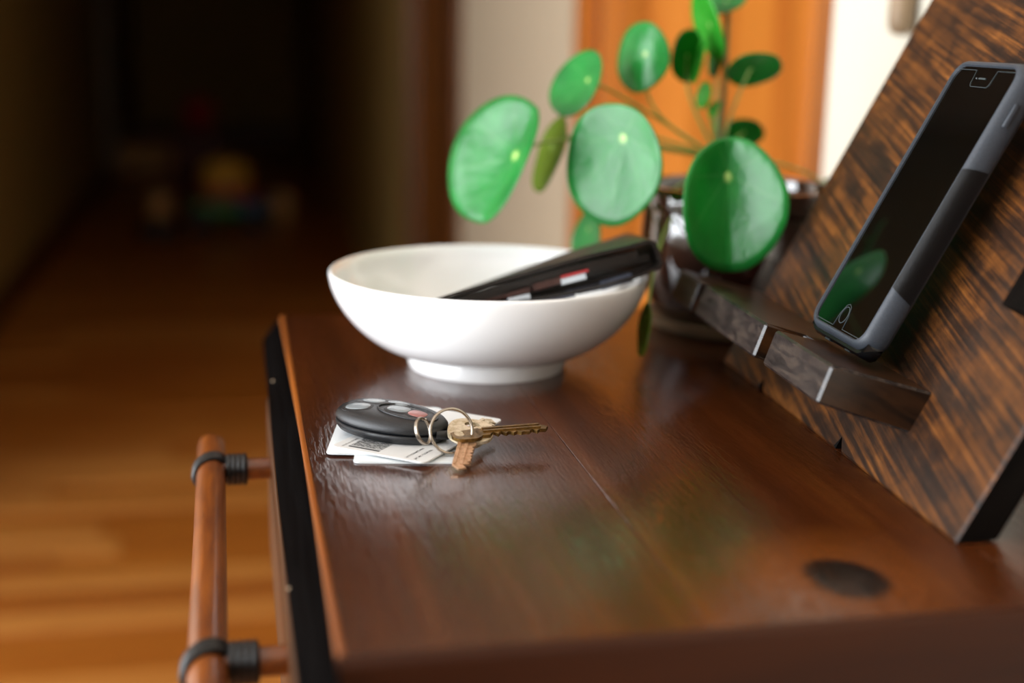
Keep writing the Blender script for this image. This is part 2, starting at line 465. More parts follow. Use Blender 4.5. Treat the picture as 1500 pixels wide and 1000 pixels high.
# rounded end strip across the near end, rounded orange edge along the front
def quarter(x0, z0, r): return [(x0+r-r*sin(a), z0-r+r*cos(a)) for a in [i*pi/2/6 for i in range(7)]]
bm = bmesh.new()
prof = [(TY0+.006, T-.034), (TY0+.006, T)] + [(TY0+.0035-.0035*sin(a), T-.0035+.0035*cos(a)) for a in [i*pi/2/6 for i in range(7)]] + [(TY0, T-.034)]
bm_loft(bm, [[V((x, y, z)) for y, z in prof] for x in (.0302, TX1)])
link('end_strip', bm, ENDSTRIP, table, 40)
bm = bmesh.new()
prof = [(.0327, T-.022), (.0327, T)] + [(.0300+.0022-.0022*sin(a), T-.0022+.0022*cos(a)) for a in [i*pi/2/6 for i in range(7)]] + [(.0300, T-.022)]
bm_loft(bm, [[V((x, y, z)) for x, z in prof] for y in (TY0+.0062, TY1)])
link('front_edge', bm, EDGE, table, 40)
bm = bmesh.new()
prof = [(.0297, T-.0022), (.0176, T-.0185), (.0172, T-.0205), (.0176, T-.0235), (.0297, T-.0235)]
bm_loft(bm, [[V((x, y, z)) for x, z in prof] for y in (TY0-.04, TY1+.002)])
link('edge_band', bm, BLACKWOOD, table, 30)
box('cabinet_body', (.032, TY0+.02, .16), (TX1-.01, TY1-.02, T-.0225), DRAWERWOOD, table, .002, 1)
for sx in (.032, TX1-.05):
    for sy in (TY0+.02, TY1-.06):
        box('leg', (sx, sy, .005), (sx+.04, sy+.04, .16), TABLE, table, .003, 1)
bm = bmesh.new(); bm_box(bm, (.0165, TY0+.03, T-.125), (.032, .845, T-.0245), .0012, 2)
drawer = link('drawer', bm, DRAWERWOOD, table, 40)
# little pale specks on the black band
for (px, py, r) in ((400, 558, .0016), (424, 862, .0016)):
    p = None
    d = ray(px, py); n = V((-.0163, 0, .0121)).normalized(); q = V((.0236, 0, T-.0104)); p = CAM + d*((q-CAM).dot(n)/d.dot(n))
    bm = bmesh.new(); bmesh.ops.create_uvsphere(bm, u_segments=8, v_segments=5, radius=r*.6, matrix=Matrix.Translation(p))
    link('pale_speck', bm, SAUCER, table, 60)
# handle: turned bar on two pegs, lashed with black cord
HX, HZ = -.0185, T-.05
hx = lambda y: -.0189+(.8283-y)*.0075
bar = tube('drawer_handle', [(hx(y), y, HZ) for y in (.462, .466, .50, .56, .62, .68, .74, .80, .822, .8275, .829)],
           lambda t: .0085 if .15 < t < .85 else (.0082 if .05 < t < .95 else .006), HANDLEWOOD, table, 20)
bar['label'] = 'turned wooden handle bar lashed with black leather cord'
for yp in (.7785, .5245):
    HX = hx(yp)
    tube('handle_peg', [(HX, yp, HZ), (-.002, yp, HZ), (.0168, yp, HZ)], .0064, HANDLEWOOD, table, 16)
    for k in range(4):
        xx = HX+.0105+k*.0030
        tube('cord', [(xx, yp+.0077*cos(a), HZ+.0077*sin(a)) for a in [2*pi*i/20 for i in range(20)]], .0020, LEATHERCORD, table, 8, True)
    for k in range(3):
        yy = yp-.0052+k*.0036
        tube('cord', [(HX+.0095*cos(a), yy+.0042*cos(a)*(1 if k != 1 else .6), HZ+.0095*sin(a)) for a in [2*pi*i/20 for i in range(20)]], .0020, LEATHERCORD, table, 8, True)

# ------------------------------------------------------------------ bowl
BC = V((.1565, .820, T))
prof = [(.0, .004), (.046, .004), (.047, .0), (.0500, .0), (.0515, .004), (.0505, .0095)]
R0, R1, Z0, Z1 = .0500, .1010, .0095, .0600
for i in range(1, 17):
    tt = i/16; dz = 1-tt
    prof.append((R0+(R1-R0)*(max(0, 1-dz**1.65))**(1/1.65), Z0+(Z1-Z0)*tt))
prof += [(.1008, .0612), (.0998, .0618), (.0986, .0612)]
for i in range(15, -1, -1):
    tt = i/16; dz = 1-tt
    prof.append((max(0, R0-.004+(R1-R0)*(max(0, 1-dz**1.65))**(1/1.65)), Z0+.0035+(Z1-Z0-.0035)*tt))
prof += [(.030, .0115), (.0, .0108)]
bowl = lathe('bowl', prof, BC, CERAMIC, None, 96, True)
tag(bowl, 'wide white ceramic bowl with a foot ring, holding the black wallet', 'bowl')

# ------------------------------------------------------------------ wallet
WY = .757
wal = thing('wallet', 'open black leather bifold wallet leaning out of the white bowl', 'wallet', on_y(935, 425, WY))
def wpt(x, y): return on_y(x, y, WY)
def ribbon(name, line, thick, mat, dep=(0., 1.), bev=.0004, parent=None):
    """front-edge line (image points on the wallet's front plane) given thickness and pushed back along DEP"""
    P = [wpt(*p) for p in line]; nrm = []
    for i in range(len(P)):
        t = (P[min(i+1, len(P)-1)]-P[max(i-1, 0)]).normalized(); nrm.append(V((t.z, 0, -t.x)))
    ring = [p for p in P] + [P[i]+nrm[i]*thick for i in range(len(P)-1, -1, -1)]
    bm = bmesh.new()
    def back(q, f):
        t = min(1, max(0, (q.x-.107)/(.245-.107)))
        return q + V((.010, .080, -.019+.011*t))*f
    bm_loft(bm, [[back(q, dep[0]) for q in ring], [back(q, dep[0]*.97+dep[1]*.03) for q in ring], [back(q, dep[1]) for q in ring]])
    return link(name, bm, mat, parent or wal, 50)
ribbon('cover', [(626, 441), (660, 430), (720, 412), (790, 392), (860, 373), (920, 359), (948, 351), (958, 352), (964, 362), (969, 376), (972, 386), (966, 394), (952, 400), (925, 410), (890, 420), (850, 429), (800, 438), (740, 447), (700, 454)], .0024, LEATHER)
ribbon('inner_leaf', [(690, 447), (740, 426), (790, 412), (860, 396), (930, 378), (955, 372)], .0050, LEATHER, (.12, .96))
ribbon('inner_leaf', [(720, 449), (790, 428), (860, 412), (930, 396), (960, 386)], .0040, LEATHER, (.14, .96))
ribbon('lining', [(650, 440), (720, 421), (790, 402), (860, 384), (935, 367)], .0062, LEATHER, (.05, .95))
ribbon('pocket', [(660, 442), (738, 425), (776, 417)], .0048, LEATHERBR, (.05, .9))
ribbon('pocket', [(742, 430), (776, 420)], .0030, LEATHERBR, (.03, .9))
ribbon('pocket', [(780, 417), (822, 405)], .0042, LEATHERBR, (.03, .9))
ribbon('card', [(744, 437), (776, 430)], .0036, WHITECARD, (.0, .8))
ribbon('card', [(822, 404), (862, 394)], .0016, REDCARD, (.02, .8))
ribbon('card', [(822, 409), (858, 400)], .0035, WHITECARD, (.02, .8))
ribbon('pocket', [(728, 448), (780, 438), (842, 424)], .0044, LEATHERBL, (.02, .9))
ribbon('pocket', [(846, 423), (882, 416)], .0038, LEATHERBL, (.06, .9))
ribbon('pocket', [(880, 414), (926, 401)], .0050, LEATHERBL, (.03, .9))

# ------------------------------------------------------------------ cards, fob, rings, keys
def card(label, org, ex, L, W, z, mat):
    ex = V((ex[0], ex[1], 0)).normalized(); ey = V((-ex.y, ex.x, 0)); o3 = V((org[0], org[1], T+z))
    bm = bmesh.new(); bm_prism(bm, rrect(0, 0, W, L, .0032), o3, ex, ey, V((0, 0, 1)), 0, .00085, .0001)
    c = link('plastic_card', bm, mat, None); tag(c, label, 'card', 'plastic cards under the car key')
    return c, o3 + V((0, 0, .00085)), ex, ey
cB = card('white plastic card lowest in the fanned pile, its edge showing nearest the drawer handle and front corner', (.0536, .6305), (.0508, -.0083), .0856, .0545, .0001, CARDB)
cC = card('white plastic card in the middle of the pile, sticking out furthest towards the black band', (.0411, .6436), (.982, -.188), .0856, .0545, .00105, CARDB)
cA = card('white plastic card on top of the pile printed with a black barcode and small text', (.0444, .6521), (.0433, -.0336), .0862, .0548, .0020, CARD)
cB[0]['label'] = 'lowest plastic card of the pile, pale blue-white, showing just below the barcode card'
cC[0]['label'] = 'middle plastic card of the pile, white, sticking out left beneath the fob'
card0, o3, ex, ey = cA
EZ = V((0, 0, 1))
# stacked barcode: solid start bar, then rows of short bars
bm = bmesh.new(); r = random.Random(5)
def ink(x0, y0, x1, y1):
    vs = [bm.verts.new(o3+ex*x+ey*y+EZ*.00004) for x, y in ((x0, y0), (x1, y0), (x1, y1), (x0, y1))]; bm.faces.new(vs)
ink(.0078, .0036, .0262, .0052); ink(.0078, .0058, .0262, .0061); 
for row in range(17):
    x = .0078+row*.00108
    y = .0068
    while y < .0300:
        w = r.choice((.0003, .0003, .0006, .0009)); g = r.choice((.0003, .0003, .0006))
        ink(x, y, x+.00108, y+w); y += w+g
bc = link('barcode', bm, INK, card0); bc['kind'] = 'stuff'
def text(s, x, y, size, parent):
    cu = bpy.data.curves.new('printed_text', 'FONT'); cu.body = s; cu.size = size; cu.extrude = 0
    cu.space_character = 1.05; cu.offset = .00002
    o = bpy.data.objects.new('printed_text', cu); COL.objects.link(o); cu.materials.append(INK)
    # lettering runs along the long side of the card
    m = Matrix((ey, -ex, EZ)).transposed().to_4x4(); m.translation = o3+ex*x+ey*y+EZ*.00005
    dg = bpy.context.evaluated_depsgraph_get(); me = bpy.data.meshes.new_from_object(o.evaluated_get(dg))
    bpy.data.objects.remove(o); o = bpy.data.objects.new('printed_text', me); COL.objects.link(o)
    if not me.materials: me.materials.append(INK)
    o.matrix_world = m; o.parent = parent
    return o
text('W7TFDINM75-806', .0436, .0022, .0021, card0)
text('MC MC TSGM-006', .0486, .0022, .0021, card0)
text('VALID IN STORES', .0058, .0022, .0019, card0)
bm = bmesh.new()
for x0, y0, x1, y1 in ((.036, .062, .044, .066),): ink(x0, y0, x1, y1)
link('printed_patch', bm, REDINK, card0)

# key fob
fob = thing('car_key_fob', 'black oval car key fob with grey buttons lying on the white cards', 'car key', (.0745, .668, T+.003))
FA = V((.0510, .6845, 0)); FB = V((.1005, .6475, 0)); FC = (FA+FB)/2+V((.002, .003, 0))
fs = (FB-FA).normalized(); ft = V((-fs.y, fs.x, 0)); fz = V((0, 0, 1))
HL, HW = .0315, .0205
def fpt(s, t, z):
    """fob frame: s along, t across; a slight tilt lifts the wide end"""
    return V((FC.x, FC.y, T+.0032)) + fs*s + ft*t + fz*(z + .0012*(-s/HL))
def egg(k, z, dz=0):
    out = []
    for i in range(48):
        a = 2*pi*i/48; c, s_ = cos(a), sin(a)
        e = 2.35
        sx = abs(c)**(2/e)*(1 if c >= 0 else -1); ty = abs(s_)**(2/e)*(1 if s_ >= 0 else -1)
        w = 1 - .17*max(0, sx)**1.5
        out.append(fpt(HL*sx*k[0], HW*ty*w*k[1], z))
    return out
bm = bmesh.new()
bm_loft(bm, [egg((.86, .80), 0), egg((.95, .92), .0012), egg((.99, .985), .0032), egg((1, 1), .0048), egg((.985, .98), .0053), egg((.92, .91), .0056)])
link('lower_shell', bm, FOB, fob, 50)
bm = bmesh.new()
bm_loft(bm, [egg((.92, .91), .0055), egg((.975, .97), .0062), egg((.995, .995), .0074), egg((.985, .975), .0092), egg((.93, .91), .0111), egg((.84, .79), .0124), egg((.70, .62), .0132), egg((.4, .35), .0138), egg((.1, .1), .0139)])
link('upper_shell', bm, FOB, fob, 60)
def fob_h(s, t):
    k = sqrt((s/HL)**2+(t/HW)**2); 
    return .0139-.0028*k**2.6
def fbutton(name, cx, cz, ax, ay, rot, mat, lift=.0006, e=2.6):
    ring = []
    bm = bmesh.new(); rings = []
    for kk, dz in ((1, -.001), (1, lift*.6), (.9, lift), (.5, lift*1.15), (.05, lift*1.2)):
        rr = []
        for i in range(28):
            a = 2*pi*i/28; c, s_ = cos(a), sin(a)
            x = abs(c)**(2/e)*(1 if c >= 0 else -1)*ax*kk; y = abs(s_)**(2/e)*(1 if s_ >= 0 else -1)*ay*kk
            s2 = cx + x*cos(rot)-y*sin(rot); t2 = cz + x*sin(rot)+y*cos(rot)
            rr.append(fpt(s2, t2, fob_h(s2, t2)+dz))
        rings.append(rr)
    bm_loft(bm, rings)
    return link(name, bm, mat, fob, 60)
btns = [(-.0170, -.0066, .0066, .0048, .12, BTN), (-.0150, .0062, .0066, .0046, -.15, BTN), (-.0010, .0088, .0068, .0040, -.30, BTN),
        (.0045, -.0010, .0062, .0046, .02, BTN), (.0160, -.0015, .0050, .0044, .0, BTNRED)]
for cx, cz, ax, ay, ro, mt in btns:
    fbutton('button_well', cx, cz, ax+.0017, ay+.0017, ro, INK, .0003)
    bt = fbutton('button', cx, cz, ax, ay, ro, mt, .0006)
    if mt is BTNRED: bt['label'] = 'pinkish red alarm button'
# raised rim around the two middle buttons
tube('button_rim', [fpt(.0098+.0170*cos(a), -.0014+.0090*sin(a), fob_h(.0098+.0170*cos(a), -.0014+.0090*sin(a))+.0002) for a in [2*pi*i/40 for i in range(40)]], .0006, FOB, fob, 8, True)
bm = bmesh.new()
p = fpt(-.017, -.0066, fob_h(-.017, -.0066)+.0026)
for sx, sy, a, b in ((0, 0, .0016, .0011),):
    vs = [bm.verts.new(p+fs*(sx+dx*a)+ft*(sy+dy*b)) for dx, dy in ((-1, -1), (1, -1), (1, 1), (-1, 1))]; bm.faces.new(vs)
link('lock_icon', bm, INK, fob)
bm = bmesh.new()
bm_tube(bm, [fpt(HL*.93, -.006, .006), fpt(HL*1.06, -.0035, .0058), fpt(HL*1.12, 0, .0058), fpt(HL*1.06, .0035, .0058), fpt(HL*.93, .006, .006)], .0024, 10)
link('lug', bm, FOB, fob, 60)

def split_ring(name, c, R, nrm, wire, label, tilt=0):
    nrm = V(nrm).normalized(); a = nrm.orthogonal().normalized(); b = nrm.cross(a)
    pts = []
    for i in range(97):
        th = 2*pi*2*i/96
        pts.append(c + (a*cos(th)+b*sin(th))*R + nrm*(wire*2.1*(i/96-.5)))
    o = tube(name, pts, wire, STEEL, None, 10)
    return tag(o, label, 'key ring')
dpt = (at(662, 630, 1)-CAM).normalized()
big = at(661, 631, .672)
split_ring('split_ring', big, .0112, (-FW + RT*.38 + UP*.10), .00075, 'larger steel split ring standing upright, threaded through the house keys')
small = at(620, 631, .668)
split_ring('split_ring', small, .0066, (-FW*.45 + RT*.95 + UP*.25), .00065, 'smaller steel split ring hooked through the end of the fob')

def key(label, tip, bow, roll, mat, pitch=0, teeth_side=1, blade=.031, seed=1, bowr=.0115, thick=1.0, bow_mat=None):
    """house key from tip to the middle of its bow (world points)"""
    tip, bow = V(tip), V(bow)
    ex = (tip-bow).normalized(); n = V((0, 0, 1)); ey = n.cross(ex).normalized(); ez = ex.cross(ey)
    R = Matrix.Rotation(roll, 3, ex); ey = R @ ey; ez = R @ ez
    L = (tip-bow).length
    root = thing('house_key', label, 'key', bow, 'keys on the ring')
    rr = random.Random(seed); s = teeth_side
    bm = bmesh.new()
    w = .0046; x0 = bowr*.9; x1 = L
    top = []; n_t = 7; sp = (x1-.003-x0-.003)/n_t
    for i in range(n_t):
        d = rr.uniform(.0010, .0042)
        xa = x0+.003+i*sp
        top += [(xa, (w-.0002)*s), (xa+sp*.45, (w-d)*s), (xa+sp*.6, (w-d)*s)]
    poly = [(x0-.004, -w*s), (x1-.0035, -w*s), (x1, -w*.2*s), (x1-.002, w*.6*s)] + top[::-1] + [(x0-.004, w*s)]
    if s < 0: poly = poly[::-1]
    bm_prism(bm, poly, bow, ex, ey, ez, -.0006*thick, .0006*thick, .00012)
    # face with the milled groove: two raised rails either side of it
    for lo, hi in ((-w, -w*.62), (-w*.22, w*.12)):
        bm_prism(bm, rrect(x0, min(lo*s, hi*s), x1-.004, max(lo*s, hi*s), .0003, 1), bow, ex, ey, ez, .0005*thick, .0011*thick)
    link('blade', bm, mat, root, 30)
    bm = bmesh.new()
    # bow with a hole: ring prism between outer outline and hole
    nseg = 40; outer = []; hole = []
    for i in range(nseg):
        a = 2*pi*i/nseg; c, s_ = cos(a), sin(a)
        e = 2.6
        outer.append((bowr*abs(c)**(2/e)*(1 if c >= 0 else -1)*.95-.001, bowr*abs(s_)**(2/e)*(1 if s_ >= 0 else -1)))
        hole.append((-bowr*.55+.0026*c, .0040*s_))
    P = lambda q, z: bow+ex*q[0]+ey*q[1]+ez*z
    rings = [[P(q, -.0009) for q in hole], [P(q, -.0009) for q in outer], [P(q, .0009) for q in outer], [P(q, .0009) for q in hole]]
    rings.append(rings[0])
    bm_loft(bm, rings, False); bmesh.ops.remove_doubles(bm, verts=bm.verts[:], dist=1e-7)
    link('bow', bm, bow_mat or mat, root, 40)
    return root
Z = T
key('brass house key in front, its toothed blade pointing towards the camera', on_z(674, 688, Z+.0018), on_z(689, 633, Z+.0100), radians(-6), BRASS, seed=4, teeth_side=1, bowr=.0118, bow_mat=NICKEL)
key('pale nickel house key lying under the brass one with its toothed tip pointing back', on_z(722, 616, Z+.0080), on_z(684, 640, Z+.0070), radians(16), NICKEL, seed=9, teeth_side=-1, bowr=.009)
key('dark bronze house key reaching furthest right, hovering over the bare table top', on_z(803, 627, Z+.0110), on_z(686, 636, Z+.0100), radians(4), BRONZE, seed=6, teeth_side=-1, bowr=.0085, thick=1.5)

# ------------------------------------------------------------------ docking stand
BR = V((.2983, .4861, T+.0007)); B = V((.0452, .999, 0)).normalized(); E = V((.4655, -.0211, .8848)).normalized(); NN = B.cross(E)
if NN.x > 0: NN = -NN
def bp(u, v, w): return BR + B*u + E*v + NN*w
stand = thing('docking_stand', 'dark stained wooden docking stand leaning back on the table, its ledge holding a phone', 'stand', BR)
def local_part(name, bm, mat, smooth=None, parent=None, extra=None):
    """mesh given in board coordinates: x along the board, y up it, z out of its face"""
    me = bpy.data.meshes.new(name); bmesh.ops.recalc_face_normals(bm, faces=bm.faces[:]); bm.to_mesh(me); bm.free(); me.materials.append(mat)
    if extra:
        for mt, test in extra:
            me.materials.append(mt); k = len(me.materials)-1
            for p in me.polygons:
                if test(p.normal): p.material_index = k
    o = bpy.data.objects.new(name, me); COL.objects.link(o)
    if smooth:
        for p in me.polygons: p.use_smooth = True
        me.set_sharp_from_angle(angle=radians(smooth))
    m = Matrix((B, E, NN)).transposed().to_4x4(); m.translation = BR
    o.matrix_world = m; o.parent = parent or stand
    o.matrix_parent_inverse = Matrix.Translation(stand.location).inverted()
    return o
TH = .018; BH = .505
X, Y_, Z_ = V((1, 0, 0)), V((0, 1, 0)), V((0, 0, 1))
# outline with small notches sawn into the foot
foot = [(0, 0)]
for u0 in (.1310, .2510):
    foot += [(u0-.006, 0), (u0, .0085), (u0+.0015, .0085), (u0+.0022, 0)]
outline = foot + [(.3205, 0), (.3205, BH), (0, BH)]
bm = bmesh.new(); bm_prism(bm, outline, V((0, 0, 0)), X, Y_, Z_, -TH, 0, .0011)
# the back is cut level so that the foot stands flat on the table
for v in bm.verts:
    if v.co.z < -TH*.5 and v.co.y < .02: v.co.y += TH*.53
local_part('board', bm, BOARD, extra=[(SAWNSIDE, lambda n: abs(n.x) > .9)])
# ledge: plank let into the board, with two cable slots in its front
WT, WB = .0530, .0500       # how far its top and bottom front edges stand out
def led(u, top, f):         # f: 0 at the board .. 1 at the front
    if top: return V((u, .0505+(.0393-.0505)*f, WT*f))
    return V((u, .0280+(.0199-.0280)*f, WB*f))
def ledge_poly():
    us = [(.0775, 1), (.1535, 1), (.1535, .55), (.1685, .55), (.1685, 1), (.2790, 1), (.2790, .60), (.2895, .60), (.2895, 1), (.3330, 1), (.3345, .96), (.3345, -.10), (.0775, -.10)]
    bm = bmesh.new()
    hi = [bm.verts.new(led(u, 1, f)) for u, f in us]; lo = [bm.verts.new(led(u, 0, f)) for u, f in us]
    n = len(us); bm.faces.new(hi); bm.faces.new(lo[::-1])
    for i in range(n): bm.faces.new((hi[i], hi[(i+1) % n], lo[(i+1) % n], lo[i]))
    bmesh.ops.bevel(bm, geom=bm.edges[:], offset=.0015, segments=1, affect='EDGES', clamp_overlap=True)
    return bm
local_part('ledge', ledge_poly(), ENDGRAIN, extra=[(LEDGEWOOD, lambda n: abs(n.y) > .9 or abs(n.x) > .9)])['label'] = 'slotted ledge standing out of the board'
# a second peg further along the board
bm = bmesh.new(); bm_box(bm, (-.002, .1005, -.002), (.0500, .1235, .010), .0012, 2)
local_part('peg', bm, SAWNSIDE, 40)

# ------------------------------------------------------------------ phone
phone = thing('smartphone', 'smartphone in a grey and black case leaning on the wooden stand', 'phone', bp(.14, .05, .02))
def phone_part(name, bm, mat, smooth=50):
    o = local_part(name, bm, mat, smooth, phone); o.matrix_parent_inverse = Matrix.Translation(phone.location).inverted(); return o
PU0, PU1, PV0, PV1, PW0, PW1 = .1058, .1775, .0502, .2115, .0150, .0300
def rr3(u0, v0, u1, v1, r, w, n=8): return [V((x, y, w)) for x, y in rrect(u0, v0, u1, v1, r, n)]
def shrink(d, w, r=.0105): return rr3(PU0+d, PV0+d, PU1-d, PV1-d, max(.002, r-d*.6), w)
bm = bmesh.new()
bm_loft(bm, [shrink(.0050, PW0), shrink(.0020, PW0+.0010), shrink(.0004, PW0+.0035), shrink(0, PW0+.0070), shrink(.0004, PW1-.0042), shrink(.0014, PW1-.0018), shrink(.0026, PW1-.0004), shrink(.0034, PW1), shrink(.0042, PW1), shrink(.0049, PW1-.0014), shrink(.0052, PW1-.0030)])
phone_part('case', bm, CASE)
bm = bmesh.new(); bm_loft(bm, [shrink(.0047, PW1-.0024, .0085), shrink(.0047, PW1-.0012, .0085)])
phone_part('screen', bm, GLASS, 30)
gw = PW1-.00105
def wire(name, pts, rad, mat, closed=False):
    bm = bmesh.new(); bm_tube(bm, pts, rad, 6, True, closed); return phone_part(name, bm, mat, 60)
uc = (PU0+PU1)/2
# home button in the notch of the screen protector, ear speaker notch at the top
vb = PV0+.0130
wire('home_button', [V((uc+.0040*cos(a), vb+.0046*sin(a), gw)) for a in [2*pi*i/28 for i in range(28)]], .00028, SCREENEDGE, True)
wire('protector_edge', [V((PU0+.0062, PV0+.0058, gw)), V((uc-.0060, PV0+.0058, gw)), V((uc-.0052, vb, gw)), V((uc-.0026, vb+.0052, gw)), V((uc, vb+.0062, gw)), V((uc+.0026, vb+.0052, gw)), V((uc+.0052, vb, gw)), V((uc+.0060, PV0+.0058, gw)), V((PU1-.0062, PV0+.0058, gw))], .00022, SCREENEDGE)
vt = PV1-.0066
wire('protector_edge', [V((PU0+.0066, vt, gw)), V((uc-.0105, vt, gw)), V((uc-.0095, vt-.0078, gw)), V((uc-.0080, vt-.0092, gw)), V((uc+.0080, vt-.0092, gw)), V((uc+.0095, vt-.0078, gw)), V((uc+.0105, vt, gw)), V((PU1-.0066, vt, gw))], .00022, SCREENEDGE)
wire('ear_speaker', [V((uc-.0030, vt-.0045, gw)), V((uc+.0038, vt-.0045, gw))], .0005, SCREENEDGE)
bm = bmesh.new(); bmesh.ops.create_uvsphere(bm, u_segments=10, v_segments=6, radius=.0006, matrix=Matrix.Translation((uc+.0065, vt-.0045, gw-.0002)))
phone_part('front_camera', bm, SCREENEDGE)
# pebbled grip set into the side that faces the camera
def side_strip(name, v0, v1, mat, out, lo, hi, slant=.004):
    bm = bmesh.new(); rings = []
    prof = [(.0030, PW1+.00005), (.0016, PW1-.0008), (.0006, PW1-.0030), (.0001, PW1-.0055), (.0003, PW0+.0062), (.0010, PW0+.0028)]
    prof = [q for i, q in enumerate(prof) if lo <= i <= hi]
    for k in range(13):
        t = k/12
        rings.append([V((PU0+d-out, v0+(v1-v0)*t + slant*(j/(len(prof)-1)-.5)*(1 if t > .5 else -1), w + (out if j == 0 else 0))) for j, (d, w) in enumerate(prof)])
    vr = [[bm.verts.new(p) for p in r] for r in rings]
    for i in range(len(vr)-1):
        for j in range(len(prof)-1): bm.faces.new((vr[i][j], vr[i][j+1], vr[i+1][j+1], vr[i+1][j]))
    return phone_part(name, bm, mat, 60)
side_strip('side_grip', PV0+.034, PV0+.104, GRIP, .00045, 0, 5)
bm = bmesh.new(); bm_box(bm, (PU0-.0009, PV0+.128, PW1-.0078), (PU0+.003, PV0+.1405, PW1-.0048), .0007, 2); phone_part('volume_button', bm, CASE)
# glossy black shell showing at the foot of the case
bm = bmesh.new()
bm_loft(bm, [[V((x, y, PW0+.0012)) for x, y in rrect(PU0+.004, PV0-.0012, PU1-.004, PV0+.012, .005)], [V((x, y, PW0+.003)) for x, y in rrect(PU0+.0012, PV0-.0022, PU1-.0012, PV0+.013, .007)],
             [V((x, y, PW1-.006)) for x, y in rrect(PU0+.0010, PV0-.0022, PU1-.0010, PV0+.010, .007)], [V((x, y, PW1-.0036)) for x, y in rrect(PU0+.0018, PV0-.0010, PU1-.0018, PV0+.008, .007)]])
phone_part('bottom_shell', bm, SHELL)
for u0 in (uc-.016, uc+.010):
    bm = bmesh.new(); bm_box(bm, (u0, PV0-.0026, PW1-.0085), (u0+.006, PV0, PW1-.0055), .0004, 1); phone_part('port', bm, SCREENEDGE)

# ------------------------------------------------------------------ potted plant
PC = V((.3560, .9080, T+.0005))
plant = thing('potted_plant', 'potted round-leaved green plant in a glossy brown pot behind the bowl', 'plant', PC)
lathe('saucer', [(.0, .0), (.052, .0), (.060, .003), (.0645, .011), (.0625, .011), (.058, .0055), (.0, .005)], PC, SAUCER, plant, 56)
lathe('pot', [(.0, .0052), (.050, .0052), (.0545, .009), (.0618, .022), (.0662, .036), (.0684, .052), (.0682, .066), (.0674, .080), (.0668, .0875), (.0700, .0880), (.0708, .0900), (.0710, .1020), (.0700, .1045), (.0670, .1045), (.0655, .1020), (.0640, .0900), (.0, .0900)], PC, POTGLAZE, plant, 72)
bm = bmesh.new(); rings = []
for k, r in enumerate((.0645, .056, .045, .033, .021, .010, .001)):
    rings.append([PC+V((r*cos(2*pi*i/40), r*sin(2*pi*i/40), .0955+.004*noise.noise(V((r*90*cos(2*pi*i/40), r*90*sin(2*pi*i/40), 3)))+.004*(1-r/.0645))) for i in range(40)])
bm_loft(bm, rings, False); soil = link('soil', bm, SOIL, plant, 60)
CR = at(1052, 232, .975)       # crown where the leaf stalks meet
tube('stem', bez(PC+V((.0, 0, .094)), PC+V((.004, -.002, .11)), CR-V((0, 0, .02)), CR+V((0, 0, .004)), 8), .0042, STEM, plant, 10)
tube('stem', bez(CR, CR+V((.002, 0, .02)), at(1064, 80, .975), at(1066, 14, .975), 10), .0022, STEM, plant, 8)

def leaf(px, d, maj, mnr, ang, sgn, dot=(0, 0), cup=.10, fold=0, fold_dir=0, mat=LEAF, egg=0., ratio=.92, seed=0, stalk=None, point=0):
    """round peltate leaf: image-plane centre, distance, long/short apparent diameters, long-axis angle.
    The real blade is nearly round, so the short diameter gives its tilt (sgn: which side comes forward)."""
    c = at(px[0], px[1], d); k = d/F
    R = maj*k/2; rm = R*ratio; tau = acos(min(1, (mnr/maj)/ratio))
    D = (c-CAM).normalized(); r_ = (RT-D*RT.dot(D)).normalized(); u_ = r_.cross(D)
    a = radians(ang); Mx = r_*cos(a)+u_*sin(a); P = -r_*sin(a)+u_*cos(a)
    Q = P*cos(tau)+D*(sgn*sin(tau)); Nn = Mx.cross(Q).normalized()
    if Nn.dot(D) > 0: Nn = -Nn
    bm = bmesh.new(); uvl = bm.loops.layers.uv.new('UVMap'); rnd = random.Random(seed)
    ph = rnd.uniform(0, 6); nr, ns = 9, 44
    dx, dy = dot                       # stalk point, in units of the half axes
    def pos(rho, th):
        ox, oy = cos(th), sin(th)
        ox *= 1; w = 1 - egg*ox*.5
        if point: w *= 1 - .10*point*max(0, -ox)**6
        rim = 1 + .018*sin(3*th+ph)+.010*sin(5*th+2*ph)
        x = dx*(1-rho)+ox*rim*rho; y = dy*(1-rho)+oy*rim*w*rho
        z = cup*((x-dx)**2+(y-dy)**2)*.5
        if fold:
            fd = radians(fold_dir); dd = abs(-(x-dx)*sin(fd)+(y-dy)*cos(fd)); z += -fold*dd*(.4+.6*min(1, rho*1.3))
        z += .015*sin(4*th+ph)*rho*rho
        return c + Mx*(x*R) + Q*(y*rm) + Nn*(z*R)
    cv = bm.verts.new(pos(0, 0)); rows = []
    for i in range(1, nr+1):
        rows.append([bm.verts.new(pos(i/nr, 2*pi*j/ns)) for j in range(ns)])
    def setuv(f, uvs):
        for lp, uv in zip(f.loops, uvs): lp[uvl].uv = uv
    for j in range(ns):
        k2 = (j+1) % ns
        setuv(bm.faces.new((cv, rows[0][j], rows[0][k2])), [(0, (j+.5)/ns), (1/nr, j/ns), (1/nr, (j+1)/ns)])
        for i in range(nr-1):
            setuv(bm.faces.new((rows[i][j], rows[i+1][j], rows[i+1][k2], rows[i][k2])),
                  [((i+1)/nr, j/ns), ((i+2)/nr, j/ns), ((i+2)/nr, (j+1)/ns), ((i+1)/nr, (j+1)/ns)])
    o = link('leaf', bm, mat, plant, 180)
    sm = o.modifiers.new('thickness', 'SOLIDIFY'); sm.thickness = .0009; sm.offset = 0
    p0 = c + Mx*(dx*R)+Q*(dy*rm) - Nn*.0002
    if stalk is not None:
        mid = stalk
        tube('petiole', bez(CR, CR.lerp(mid[0], .7), mid[0], p0, 16), lambda t: .0013-.0004*t, PETIOLE, o, 7)
    return o
